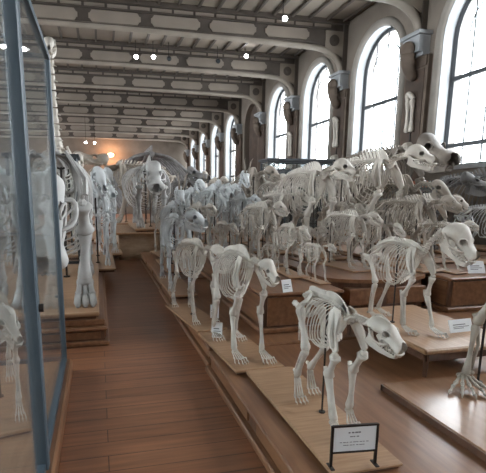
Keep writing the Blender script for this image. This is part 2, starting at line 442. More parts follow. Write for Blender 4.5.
# bear's bench
o = thing('low_bench', 'low brown bench table carrying the bear skeleton', 'bench', (0, 0, 0))
m = MB(); m.bevbox((2.36, 2.70, .405), (3.24, 3.95, .45), .012); m.build('bench_top', BOARD, o)
m = MB(); m.box((2.42, 2.76, .33), (3.18, 2.79, .406)); m.box((2.42, 3.86, .33), (3.18, 3.89, .406)); m.box((2.42, 2.76, .33), (2.45, 3.89, .406)); m.box((3.15, 2.76, .33), (3.18, 3.89, .406)); m.build('apron', PLINTH_D, o)
for x in (2.44, 3.16):
    for y in (2.78, 3.87):
        m = MB(); m.tube([(x, y, .2), (x, y, .34), (x, y, .406)], [.02, .03, .034], 4); m.build('leg', PLINTH_D, o)
o = MB(); o.bevbox((1.96, .3, .2), (3.7, 2.64, .25), .01); o = o.build('base_board', POLISH); tag(o, 'polished wide board under the clawed foot at the right edge', 'board')
o.name = 'display_board'; o.data.name = 'display_board'
m = MB(); m.box((1.955, .3, .2), (1.985, 2.64, .243)); m.box((1.955, 2.615, .2), (3.7, 2.645, .243)); m.build('edge_strip', PLINTH_D, o)
# table at the end of the aisle
o = thing('display_table', 'brown panelled table at the end of the aisle under the rhinoceros', 'table', (0, 0, 0))
m = MB(); m.bevbox((.38, 11.05, .62), (2.4, 14.2, .68), .012); m.build('table_top', BOARD, o)
m = MB(); m.box((.50, 11.18, .0), (2.3, 14.1, .62)); m.build('table_body', OAK, o)
m = MB()
for a, b in ((.46, .54), (1.36, 1.44), (2.25, 2.33)): m.box((a, 11.13, 0), (b, 11.19, .62))
m.box((.46, 11.13, 0), (2.33, 11.19, .08)); m.box((.46, 11.13, .54), (2.33, 11.19, .62)); m.build('front_frame', OAK, o)
# left of the aisle
G3 = 'low display platforms left of the aisle'
o = platform('display_platform', 'low brown platform left of the aisle under the great grey shoulder blade', -4.2, .06, 4.65, 9.0, .2, G3)
m = MB(); m.bevbox((-4.0, 4.75, .2), (.02, 8.95, .27), .012); m.build('upper_step', PLINTH, o)
platform('display_platform', 'low brown platform far down the left of the aisle', -4.2, .10, 9.3, 16.5, .2, G3)
platform('display_platform', 'low brown platform beyond the far table by the windows', 2.6, 6.8, 11.2, 20.4, .5, 'low display platforms along the aisle')
platform('display_platform', 'low brown platform behind the far left animals', -6, -.2, 17.5, 28.0, .3, G3)
platform('display_platform', 'brown platform under the hippopotamus with the open mouth', .2, 2.4, 14.6, 20.4, .5, G1)

def glass_case(name, label, x0, x1, y0, y1, z0, z1, fm, pw=.04, bars_y=(), base=None, roof=False, front=True):
    o = thing(name, label, 'glass case')
    g = MB()
    for s in ((x0 + pw*.5, y0 + pw*.5, x0 + pw*.5, y1 - pw*.5), (x1 - pw*.5, y0 + pw*.5, x1 - pw*.5, y1 - pw*.5), (x0 + pw*.5, y0 + pw*.5, x1 - pw*.5, y0 + pw*.5), (x0 + pw*.5, y1 - pw*.5, x1 - pw*.5, y1 - pw*.5)):
        q = MB(); t = .004
        q.box((min(s[0], s[2]) - t, min(s[1], s[3]) - t, z0 + .02), (max(s[0], s[2]) + t, max(s[1], s[3]) + t, z1 - .02)); q.build('glass_pane', CGLASS, o)
    for x in (x0, x1 - pw):
        for y in (y0, y1 - pw):
            q = MB(); q.bevbox((x, y, z0), (x + pw, y + pw, z1), pw*.15); q.build('post', fm, o)
    for y, wd in bars_y:
        for x in (x0, x1 - pw):
            q = MB(); q.bevbox((x - .012, y, z0), (x + pw + .012, y + wd, z1), pw*.15); q.build('door_post', fm, o)
            q = MB(); q.tube([(x + pw + .012, y + wd*.5, z0 + .9), (x + pw + .035, y + wd*.5, z0 + .9)], .022, 10); q.build('lock', IRON, o)
    for z in (z0, z1 - pw):
        q = MB()
        q.box((x0 + .002, y0 + .002, z), (x1 - .002, y0 + pw - .002, z + pw)); q.box((x0 + .002, y1 - pw + .002, z), (x1 - .002, y1 - .002, z + pw)); q.box((x0 + .002, y0 + pw, z), (x0 + pw - .002, y1 - pw, z + pw)); q.box((x1 - pw + .002, y0 + pw, z), (x1 - .002, y1 - pw, z + pw))
        q.build('rail', fm, o)
    if base is not None:
        q = MB(); q.bevbox((x0 - .04, y0 - .04, base), (x1 + .04, y1 + .04, z0 + .004), .015); q.build('case_base', PLINTH, o); q = MB(); q.box((x0 + .05, y0 + .05, z0 + .001), (x1 - .05, y1 - .05, z0 + .015)); q.build('case_deck', BOARD, o)
    if roof:
        q = MB(); q.box((x0 + .02, y0 + .02, z1 - .018), (x1 - .02, y1 - .02, z1 - .01)); q.build('roof_pane', CGLASS, o)
        q = MB()
        for a, b, c, d in ((x0 - .04, y0 - .04, x1 + .04, y0 + .03), (x0 - .04, y1 - .03, x1 + .04, y1 + .04), (x0 - .04, y0 + .03, x0 + .03, y1 - .03), (x1 - .03, y0 + .03, x1 + .04, y1 - .03), ((x0+x1)/2 - .02, y0 + .03, (x0+x1)/2 + .02, y1 - .03)):
            q.box((a, b, z1 - .005), (c, d, z1 + .045))
        q.build('cornice', fm, o)
    return o
glass_case('glass_case', 'tall glass case with blue grey metal frame close at the left', -3.2, -.33, -.6, 3.95, .13, 2.70, BLUE, .045, ((2.28, .075),), 0.0)
glass_case('glass_case', 'dark framed glass case below the arched windows', 4.0, 5.7, 10.2, 10.75, .62, 2.42, DKFRAME, .05, (), None, True)
glass_case('glass_case', 'dark framed glass case farther along the windows', 5.5, 7.1, 12.6, 15.5, .5, 2.3, DKFRAME, .05, (), None, True)
glass_case('glass_case', 'grey topped glass case behind the great shoulder blade', -1.5, -.34, 8.15, 8.93, .27, 2.25, DKFRAME, .05, (), None, True)

# ------------------------------------------------------------------ skeletons
# An animal is built facing +x, height at the withers 1.0, feet on z = 0.
SKULLS = {   # x along the skull (-.5 back .. .5 nose): (x, z centre, half width, half height)
 'cat': dict(sec=[(-.5,.03,.05,.07),(-.46,.05,.11,.13),(-.36,.08,.155,.17),(-.22,.095,.16,.185),(-.09,.11,.12,.165),(.03,.09,.145,.185),(.15,.05,.155,.17),(.28,.015,.145,.145),(.41,-.01,.15,.14),(.48,-.02,.135,.125),(.5,-.02,.115,.105)],
             orb=(.07,.14,.13,.085,.07,.08), nose=(.5,.055,.17,.10,.095), zyg=.31, jaw=.27, canine=.12, crest=.05),
 'bear': dict(sec=[(-.5,.03,.06,.07),(-.45,.06,.14,.15),(-.34,.1,.19,.205),(-.2,.125,.2,.22),(-.07,.12,.16,.2),(.06,.08,.155,.18),(.2,.02,.145,.145),(.34,-.01,.14,.13),(.44,-.01,.135,.125),(.49,-.01,.12,.11),(.5,-.01,.105,.10)],
             orb=(.08,.145,.12,.08,.07,.075), nose=(.5,.055,.17,.10,.095), zyg=.30, jaw=.24, canine=.10, crest=.03),
 'dog': dict(sec=[(-.5,.03,.05,.06),(-.44,.06,.14,.14),(-.32,.09,.18,.18),(-.18,.10,.19,.19),(-.04,.08,.15,.16),(.08,.04,.11,.12),(.22,.0,.085,.1),(.36,-.02,.08,.09),(.46,-.03,.075,.07),(.5,-.04,.055,.05)],
             orb=(-.02,.14,.1,.08,.07,.065), nose=(.5,.0,.12,.06,.065), zyg=.24, jaw=.22, canine=.08, crest=.03),
 'cow': dict(sec=[(-.5,.06,.09,.10),(-.45,.08,.17,.15),(-.34,.10,.2,.17),(-.2,.09,.19,.16),(-.05,.06,.17,.15),(.1,.02,.125,.13),(.25,-.03,.10,.105),(.38,-.06,.09,.08),(.47,-.08,.085,.05),(.5,-.085,.06,.03)],
             orb=(-.17,.19,.1,.075,.06,.075), nose=(.46,.02,.14,.06,.07), zyg=.2, jaw=.25, canine=0, crest=0),
 'horse': dict(sec=[(-.5,.05,.07,.08),(-.44,.07,.13,.12),(-.32,.08,.16,.15),(-.18,.08,.17,.16),(-.03,.05,.15,.15),(.12,.02,.11,.125),(.27,-.02,.085,.10),(.4,-.05,.08,.07),(.48,-.07,.075,.05),(.5,-.075,.05,.03)],
             orb=(-.16,.165,.1,.07,.06,.07), nose=(.42,.03,.13,.055,.07), zyg=.18, jaw=.26, canine=0, crest=0),
 'rhino': dict(sec=[(-.5,.15,.12,.14),(-.45,.17,.22,.2),(-.32,.14,.22,.21),(-.15,.06,.2,.19),(0,.0,.19,.17),(.15,-.03,.18,.16),(.3,-.03,.22,.16),(.42,-.04,.25,.15),(.48,-.06,.22,.12),(.5,-.08,.16,.08)],
             orb=(-.1,.19,.14,.085,.07,.08), nose=(.49,.03,.1,.1,.085), zyg=.33, jaw=.32, canine=.16, crest=.0),
 'ape': dict(sec=[(-.5,.1,.08,.1),(-.46,.12,.2,.2),(-.34,.16,.3,.3),(-.18,.18,.34,.34),(0,.16,.33,.32),(.12,.10,.29,.27),(.22,.0,.23,.24),(.34,-.07,.19,.19),(.45,-.1,.16,.15),(.5,-.11,.11,.1)],
             orb=(.2,.145,.12,.13,.095,.095), nose=(.36,.05,.10,.06,.085), zyg=.33, jaw=.24, canine=.10, crest=.0),
}
def make_skull(kind, parent, tf, material, horns=None, jaw_open=0.05, child=True):
    K = SKULLS[kind]; sec = cr([(a, b, c) for a, b, c, d in K['sec']], 34); hs = cr([(d, 0, 0) for a, b, c, d in K['sec']], 34)
    seg = 32; V = []; keep = []
    for i, (p, h) in enumerate(zip(sec, hs)):
        for k in range(seg):
            a = 2 * PI * k / seg; ca, sa = math.cos(a), math.sin(a)
            y = p.z * math.copysign(abs(ca) ** 0.85, ca)
            z = p.y + h.x * (math.copysign(abs(sa) ** 0.85, sa) if sa > 0 else sa * 0.7)
            V.append((p.x, y, z))
    ox, oy, oz, rx, ry, rz = K['orb']; nx, nz, nrx, nry, nrz = K['nose']
    F = []
    for i in range(len(sec) - 1):
        for k in range(seg):
            j = (k + 1) % seg; q = (i*seg+k, i*seg+j, (i+1)*seg+j, (i+1)*seg+k)
            c = [sum(V[t][d] for t in q) / 4 for d in range(3)]
            if ((c[0]-ox)/rx)**2 + ((abs(c[1])-oy)/ry)**2 + ((c[2]-oz)/rz)**2 < 1: continue
            if ((c[0]-nx)/nrx)**2 + (c[1]/nry)**2 + ((c[2]-nz)/nrz)**2 < 1: continue
            F.append(q)
    F.append(tuple(range(seg-1, -1, -1)))
    if kind in ('cow', 'horse'): F.append(tuple((len(sec)-1)*seg + k for k in range(seg)))
    m = MB(); m.add(V, F)
    # closed nose bone floor and orbit backs keep the cavities deep but closed
    for s in (-1, 1):
        R = []
        for t in range(13):
            a = 2 * PI * t / 12
            R.append((ox + rx * math.cos(a), s * (oy + 0.012 - 0.35 * rx * math.cos(a) * (1 if kind != 'ape' else .2) ), oz + rz * math.sin(a)))
        m.tube(R, 0.017, 5)
        zy = K['zyg']
        m.tube(cr([(ox + .16, s*(oy*.75), oz - .15), (ox + .06, s*(zy*.86), oz - .17), (ox - .1, s*zy, oz - .17), (ox - .25, s*(zy*.92), oz - .13), (-.34, s*.16, .02)], 10), [.03, .036, .034, .03, .03, .03, .03, .03, .03, .03], 6, flat=.7)
        for i in range(7):
            x = .02 + i * .06
            w = .72 * .14 if kind not in ('ape', 'rhino', 'cat') else .115
            b = min(sec, key=lambda p: abs(p.x - x)); zb = b.y - .09
            m.tube([(x, s*w*.95, zb + .01), (x, s*w, zb - .05)], [.024, .008], 5)
        if K['canine']:
            b = min(sec, key=lambda p: abs(p.x - .43))
            m.tube([(.43, s*.085, b.y - .05), (.45, s*.09, b.y - .05 - K['canine']*.6), (.44, s*.09, b.y - .06 - K['canine'])], [.03, .022, .006], 6)
    if kind in ('cat', 'bear', 'dog'):
        b = sec[-1]; ww = b.z * .95
        m.tube(cr([(.42, -ww*1.1, b.y - .075), (.49, -ww*.8, b.y - .07), (.52, 0, b.y - .065), (.49, ww*.8, b.y - .07), (.42, ww*1.1, b.y - .075)], 9), .028, 6)
        for i in range(-2, 3): m.tube([(.515 - .004*i*i, i*.026, b.y - .08), (.52 - .004*i*i, i*.026, b.y - .135)], [.016, .008], 4)
    if K['crest']:
        m.tube(cr([(-.5, 0, .1), (-.4, 0, .25 + K['crest']*.5), (-.2, 0, .29 + K['crest']*.3), (-.02, 0, .27)], 8), .02, 5)
    for s in (-1, 1): m.ell((-.5, s*.06, -.02), (.04, .045, .045), 6, 5)
    sk = m.build('skull', material, parent, True, tf)
    # lower jaw
    j = MB(); jd = K['jaw']; op = jaw_open
    def dz(x): return -op * (x + .25) * 1.35
    for s in (-1, 1):
        P = [(-.27, s*.2, -.03), (-.22, s*.2, .05), (-.15, s*.19, -.04), (-.06, s*.17, -.13), (.15, s*.125, -.16), (.36, s*.075, -.145), (.44, s*.055, -.14),
             (.45, s*.05, -.2), (.36, s*.07, -.235), (.12, s*.12, -jd), (-.12, s*.17, -jd), (-.27, s*.19, -jd + .05), (-.25, s*.2, -.12)]
        j.blade([(x, y, z + dz(x)) for x, y, z in P], (0.25, s, 0.0), .045)
        for i in range(6):
            x = .0 + i * .06
            j.tube([(x, s*(.155 - .2*x), -.15 + dz(x)), (x, s*(.155 - .2*x), -.10 + dz(x))], [.02, .008], 5)
        if K['canine']: j.tube([(.42, s*.06, -.15 + dz(.42)), (.44, s*.065, -.14 + dz(.42) + K['canine']*.7)], [.025, .006], 5)
    j.tube([(.42, -.06, -.18 + dz(.42)), (.445, 0, -.175 + dz(.44)), (.42, .06, -.18 + dz(.42))], .04, 6)
    for i in range(-2, 3): j.tube([(.46, i*.02, -.16 + dz(.46)), (.475, i*.02, -.11 + dz(.46))], [.012, .008], 4)
    jo = j.build('lower_jaw', material, sk, False, tf)
    if horns:
        for s in (-1, 1):
            h = MB()
            if horns == 'cow': P = [(-.36, s*.12, .2), (-.38, s*.3, .27), (-.33, s*.45, .36), (-.26, s*.5, .5)]; r = [.06, .05, .035, .008]
            elif horns == 'antelope': P = [(-.2, s*.08, .24), (-.32, s*.13, .5), (-.5, s*.2, .75), (-.5, s*.24, 1.0)]; r = [.05, .045, .035, .008]
            elif horns == 'buffalo': P = [(-.34, s*.05, .24), (-.38, s*.35, .18), (-.4, s*.55, .2), (-.4, s*.62, .42), (-.42, s*.5, .6)]; r = [.09, .085, .065, .045, .01]
            else: P = [(-.3, s*.09, .23), (-.42, s*.16, .42), (-.55, s*.25, .4), (-.58, s*.28, .25), (-.45, s*.3, .12)]; r = [.07, .07, .055, .04, .012]
            Q = cr(P, 14); rr = [r[min(int(i*(len(r)-1)/13), len(r)-2)] + (r[min(int(i*(len(r)-1)/13), len(r)-2)+1] - r[min(int(i*(len(r)-1)/13), len(r)-2)]) * ((i*(len(r)-1)/13) % 1 if i < 13 else 1) for i in range(14)]
            h.tube(Q, rr, 7); h.build('horn', BONE_B, sk, True, tf)
    return sk

def foot_bones(f, kind, x, y, z0, side, th, front):
    """z0: height of the wrist or ankle; (x, y) its place"""
    if kind == 'hoof':
        zf = .10
        f.bone((x, y, z0), (x + .015, y, zf), th*.62, th*.95, 7)
        for s in (-1, 1):
            f.bone((x + .018, y + s*th*.45, zf), (x + .05, y + s*th*.6, .05), th*.38, th*.5, 6)
            f.tube([(x + .045, y + s*th*.6, .055), (x + .07, y + s*th*.65, .02), (x + .095, y + s*th*.6, .0)], [th*.5, th*.62, th*.15], 6)
    elif kind == 'column':
        for i in range(-1, 2):
            f.bone((x, y + i*th*.55, z0), (x + .05, y + i*th*.8, .07), th*.42, th*.55, 6)
            f.tube([(x + .05, y + i*th*.8, .07), (x + .10, y + i*th*.95, .025), (x + .12, y + i*th*.95, .005)], [th*.5, th*.5, th*.2], 6)
        f.ell((x, y, z0), (th*1.0, th*1.1, .035), 8, 5)
    else:
        flat = kind == 'flat'
        n = 5 if flat else 4
        L = .13 if flat else .045
        for i in range(n):
            o = (i - (n-1)/2)
            k = 1 - .1*abs(o)
            a = Vector((x + .01, y + o*th*.42, z0*.9)); b = Vector((x + L*k + .02, y + o*th*.75, .038 if not flat else .035))
            f.bone(a, b, th*.2, th*.3, 5)
            c = b + Vector((.035*k, o*th*.16, .012)); d = c + Vector((.032*k, o*th*.1, -.032)); e = d + Vector((.03, 0, -.01))
            f.bone(b, c, th*.17, th*.25, 5); f.bone(c, d, th*.16, th*.22, 5)
            f.tube([d, d + Vector((.014, 0, .010)), e], [th*.19, th*.15, th*.04], 5)
        for i in range(5):
            f.ell((x + rnd.uniform(-.012, .02), y + (i-2)*th*.34, z0 + rnd.uniform(-.02, .012)), (th*.3, th*.27, .018), 6, 4)

DEF = dict(L=.95, ribs=13, depth=.48, width=.17, zh=.93, zm=.97, neck=[(.12, 0, 1.0), (.26, 0, 1.02)], skull='dog', sl=.33, yaw=0, pitch=-15, horns=None, foot='paw', th=.03,
           tail=[(-.1, 0, -.05), (-.22, 0, -.2), (-.28, 0, -.4)], step=(.0, .0, .0, .0), spines=.07, jaw=.05, split=False, bones=None, board=(.62, .62, .24), rods=1, ws=.13, bm=None, scap=1.0)

def make_skeleton(name, **kw):
    p = dict(DEF); p.update(kw); Mt = p['bones'] or BONE; L = p['L']; th = p['th']
    root = bpy.data.objects.new(name, None); C.objects.link(root); root.empty_display_size = .1
    zh, zm = p['zh'], p['zm']
    back = [(-L/2 - .1, 0, zh - .05), (-L/2 + .03, 0, zh), (-L*.2, 0, zm), (L*.12, 0, zm + .01), (L/2 - .05, 0, .955), (L/2 + .06, 0, .9)]
    neck = [Vector((L/2, 0, 0)) + Vector(q) for q in p['neck']]
    B = cr(back, 27)
    # ---- spine: every vertebra is a little spool with its processes
    def vertebra(m, a, b, r, h, tr, lean):
        d = (b - a); m.tube([a + d*.06, a + d*.2, a + d*.5, a + d*.8, a + d*.94], [r, r*1.08, r*.8, r*1.08, r], 7)
        c = a + d*.5
        up = Vector((-lean, 0, 1)).normalized()
        if h > 0:
            e = c + up * h
            m.blade([c + Vector((-.017, 0, r*.4)), c + Vector((.017, 0, r*.4)), e + Vector((.012, 0, 0)), e + Vector((-.016, 0, .004))], (0, 1, 0), .012)
        if tr > 0:
            for s in (-1, 1): m.tube([c, c + Vector((.004, s*tr*.6, r*.4)), c + Vector((.0, s*tr, r*.2))], [r*.6, .011, .008], 5, flat=.6)
    spine_first = None; vparts = []
    R0 = .026 * (1 + 6 * (th - .03))
    for i in range(len(B) - 1):
        a, b = B[i], B[i+1]; u = i / (len(B) - 2)
        h = (.03 if u < .12 else .065) if u < .5 else .055 + p['spines'] * max(0, math.sin((u - .5) / .5 * PI * .72))
        tr = .07 if .1 < u < .42 else .04
        m = MB(); vertebra(m, a, b, R0, h, tr, .5 if u > .5 else -.1); vparts.append(m)
    if p['split']:
        m0 = MB()
        for i in range(0, 4): m0.add(vparts[i].v, vparts[i].f)
        spine = m0.build('spine', Mt, root)
        for m in vparts[4:]: m.build('vertebra', Mt, spine)
    else:
        m0 = MB()
        for m in vparts: m0.add(m.v, m.f)
        spine = m0.build('spine', Mt, root)
    # neck
    N = cr([Vector(back[-2]), Vector(back[-1])] + neck, 12)[3:]
    m = MB()
    for i in range(len(N) - 1):
        vertebra(m, N[i], N[i+1], R0*(1.15), .03, .05, .0)
    m.build('neck', Mt, root)
    T = [Vector((-L/2, 0, zh)) + Vector(q) for q in p['tail']]
    if T:
        T = cr([Vector(back[0])] + T, 16); m = MB()
        for i in range(len(T) - 1): 
            r = R0 * (.75 - .6 * i / 15); d = T[i+1] - T[i]
            m.tube([T[i] + d*.05, T[i] + d*.5, T[i] + d*.95], [r, r*.65, r], 6)
        m.build('tail', Mt, root)
    # ---- rib cage
    D, W, n = p['depth'], p['width'], p['ribs']
    def spine_at(x):
        for i in range(len(B) - 1):
            if B[i].x <= x <= B[i+1].x:
                t = (x - B[i].x) / (B[i+1].x - B[i].x); return B[i].lerp(B[i+1], t)
        return B[-1]
    x1, x0 = L/2 + .0, -L*.16
    st_z = lambda u: spine_at(x1).z - D * (.62 + .45 * min(1, u * 1.8))
    cage = MB(); ribs = []
    for i in range(n):
        u = i / (n - 1); c = spine_at(x1 + (x0 - x1) * u)
        d = D * (.62 + .55 * math.sin(min(1, u * 1.5) * PI / 2)) * (1 - .35 * max(0, u - .6) / .4)
        wd = W * (.5 + .6 * math.sin(min(1, .15 + u * 1.1) * PI / 2))
        last = PI * (.97 if u < .55 else .97 - .5 * (u - .55) / .45)
        for s in (-1, 1):
            P = []
            for k in range(10):
                a = last * k / 9
                P.append((c.x - .17 * (k/9) ** 1.2 - .03 * math.sin(a) + (.10 * max(0, k - 7) / 2 if u < .55 else 0), s * (wd * math.sin(a) ** .8 + .012), c.z - d * (1 - math.cos(a)) / 2 + .0))
            rr = [.010, .0115, .012, .012, .012, .012, .0125, .013, .012, .008]
            q = MB(); q.tube(P, [r * (.42 + 9.0*th) * p.get('ribk', 1) for r in rr], 5, flat=.62); ribs.append(q)
    zs = c.z
    for k in range(7):
        u = k / 9; a = Vector((x1 - .02 - u * (x1 - x0) - .08, 0, st_z(u) + .01)); b = Vector((x1 - .02 - (u + .1) * (x1 - x0) - .08, 0, st_z(u + .1) + .01))
        cage.bone(a, b, .011, .017, 6)
    if not p['split']:
        for q in ribs: cage.add(q.v, q.f)
        cage.build('rib_cage', Mt, root)
    else:
        cg = cage.build('rib_cage', Mt, root)
        for q in ribs: q.build('rib', Mt, cg)
    # ---- shoulder blades, pelvis
    ws = p['ws']; wsp = ws * .95
    SH = Vector((L/2 + .09, 0, .64)); HP = Vector((-L/2 - .0, 0, zh - .13))
    k_ = p['scap']
    for s in (-1, 1):
        b = MB(); y = s * (wsp + .012); yi = s * (wsp * .55)
        P = [(SH.x, y, SH.z + .01), (SH.x + .035, y, SH.z + .06), (SH.x - .01, y*.95, SH.z + .18), (SH.x - .055, yi, SH.z + .33), (SH.x - .14, yi, SH.z + .345), (SH.x - .215, yi, SH.z + .28), (SH.x - .13, y*.93, SH.z + .14), (SH.x - .04, y, SH.z + .04)]
        P = [(SH.x + (a - SH.x)*k_, y_, z_) for a, y_, z_ in P]
        b.blade(P, (0, 1, .25*s), .014)
        b.tube([(SH.x - .02, y*1.1, SH.z + .06), (SH.x - .06, y*1.12, SH.z + .16), (SH.x - .12, yi*1.2, SH.z + .31)], [.02, .015, .008], 5)
        b.ell((SH.x, y, SH.z + .01), (.03*(.5+16*th), .028, .028), 7, 5)
        b.build('shoulder_blade', Mt, root, False)
    b = MB(); wh = ws * .85
    for s in (-1, 1):
        P = [(HP.x, s*wh, HP.z + .0), (HP.x + .05, s*wh*.95, HP.z + .05), (HP.x + .16, s*wh*1.0, HP.z + .09), (HP.x + .2, s*wh*.85, HP.z + .15), (HP.x + .12, s*.05, HP.z + .17), (HP.x + .05, s*wh*.6, HP.z + .09), (HP.x - .01, s*wh*.9, HP.z + .04)]
        b.blade(P, (0.2, s, .6), .022)
        b.tube([(HP.x, s*wh, HP.z), (HP.x - .1, s*wh*.9, HP.z + .01), (HP.x - .17, s*wh*.7, HP.z - .0)], [.03, .022, .03], 6)
        b.tube([(HP.x, s*wh, HP.z - .01), (HP.x - .04, s*wh*.4, HP.z - .08), (HP.x - .03, 0, HP.z - .085)], [.025, .018, .02], 6)
        b.tube([(HP.x - .16, s*wh*.7, HP.z), (HP.x - .11, s*wh*.3, HP.z - .08), (HP.x - .04, 0, HP.z - .085)], [.025, .018, .02], 6)
        b.ell((HP.x, s*wh, HP.z), (.038, .03, .036), 8, 5)
    b.build('pelvis', Mt, root, False)
    # ---- legs (front left, front right, hind left, hind right)
    fk = p['foot']
    if fk == 'hoof': EZ, WZ, KZ, AZ = .57, .335, .60, .42
    elif fk == 'flat': EZ, WZ, KZ, AZ = .42, .075, .46, .075
    elif fk == 'column': EZ, WZ, KZ, AZ = .46, .15, .5, .15
    else: EZ, WZ, KZ, AZ = .46, .14, .52, .22
    for idx in range(4):
        s = 1 if idx % 2 == 0 else -1; st = p['step'][idx]; front = idx < 2; y = s * (ws if front else wh)
        l = MB(); f = MB()
        if front:
            A = Vector((SH.x, y, SH.z)); E_ = Vector((SH.x - .10 + st*.35, y*1.05, EZ)); Wp = Vector((SH.x - .04 + st, y*.98, WZ))
            l.bone(A, E_, th*.72, th*1.3, 8); l.bone(E_, Wp, th*.6, th*.95, 8, bend=(.015, 0, 0))
            l.tube([E_ + Vector((-.05, 0, .055)), E_ + Vector((-.035, 0, 0)), E_.lerp(Wp, .4) + Vector((-.022, s*.006, 0)), Wp + Vector((-.008, s*.018, .01))], [th*.5, th*.6, th*.34, th*.5], 6)
            l.ell(Wp, (th*.8, th*.85, th*.6), 7, 5)
        else:
            hk = {'hoof': -.06, 'paw': -.07, 'flat': -.02, 'column': -.01}[fk]; kx = {'hoof': .15, 'paw': .14, 'flat': .12, 'column': .08}[fk]
            A = Vector((HP.x, y, HP.z)); E_ = Vector((HP.x + kx + st*.4, y*1.12, KZ)); Wp = Vector((HP.x + hk + st, y*1.0, AZ))
            l.bone(A, E_, th*.75, th*1.3, 8); l.bone(E_, Wp, th*.68, th*1.0, 8)
            l.tube([E_ + Vector((-.015, s*th*.9, -.02)), E_.lerp(Wp, .5) + Vector((-.018, s*th*.8, 0)), Wp + Vector((-.005, s*th*.6, .01))], [th*.32, th*.2, th*.32], 5)
            l.ell(E_ + Vector((.035, 0, .03)), (th*.45, th*.5, th*.8), 7, 5)
            l.bone(Wp + Vector((.015, 0, .01)), Wp + Vector((-.055, 0, .035 if fk != 'flat' else -.03)), th*.5, th*.6, 6)
            l.ell(Wp, (th*.8, th*.8, th*.6), 7, 5)
        foot_bones(f, fk, Wp.x, Wp.y, Wp.z, s, th, front)
        lo = l.build('leg', Mt, root, True); f.build('foot', Mt, lo, True)
    # ---- head
    e = neck[-1]; yaw = math.radians(p['yaw']); pit = math.radians(-p['pitch'])
    tf = Matrix.Translation(e) @ Matrix.Rotation(yaw, 4, 'Z') @ Matrix.Rotation(pit, 4, 'Y') @ Matrix.Diagonal((p['sl'] * p.get('short', .84 if p['skull'] in ('cat', 'bear') else 1), p['sl'], p['sl'], 1)) @ Matrix.Translation((.5, 0, 0))
    make_skull(p['skull'], root, tf, Mt, p['horns'], p['jaw'])
    # ---- base board and iron rods
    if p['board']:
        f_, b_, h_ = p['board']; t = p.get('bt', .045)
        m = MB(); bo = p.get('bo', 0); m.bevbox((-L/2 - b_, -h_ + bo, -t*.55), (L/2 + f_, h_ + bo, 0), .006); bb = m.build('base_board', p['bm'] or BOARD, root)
        m = MB(); m.box((-L/2 - b_ + .02, -h_ + bo + .02, -t), (L/2 + f_ - .02, h_ + bo - .02, -t*.5)); m.build('board_shadow_line', PLINTH_D, bb)  # dark inset under-plate, added to paint a shadow line below the board
    for k in range(p['rods']):
        x = L*.02 if p['rods'] == 1 else (L*.36 if k else -L*.36)
        c = spine_at(x); m = MB(); m.tube([(x, 0, -.002), (x, 0, c.z - .02)], .009, 6)
        m.tube([(x, 0, 0), (x, 0, .012)], .028, 8); m.tube([(x, -.03, c.z - .03), (x, 0, c.z - .042), (x, .03, c.z - .03)], .008, 5)
        m.build('support_rod', IRON, root)
    return root

def children_of(o): return list(o.children)
def copy_thing(src):
    c = src.copy(); C.objects.link(c)
    for ch in children_of(src):
        d = ch.copy(); C.objects.link(d); d.parent = c
        for g in children_of(ch):
            e = g.copy(); C.objects.link(e); e.parent = d
    return c

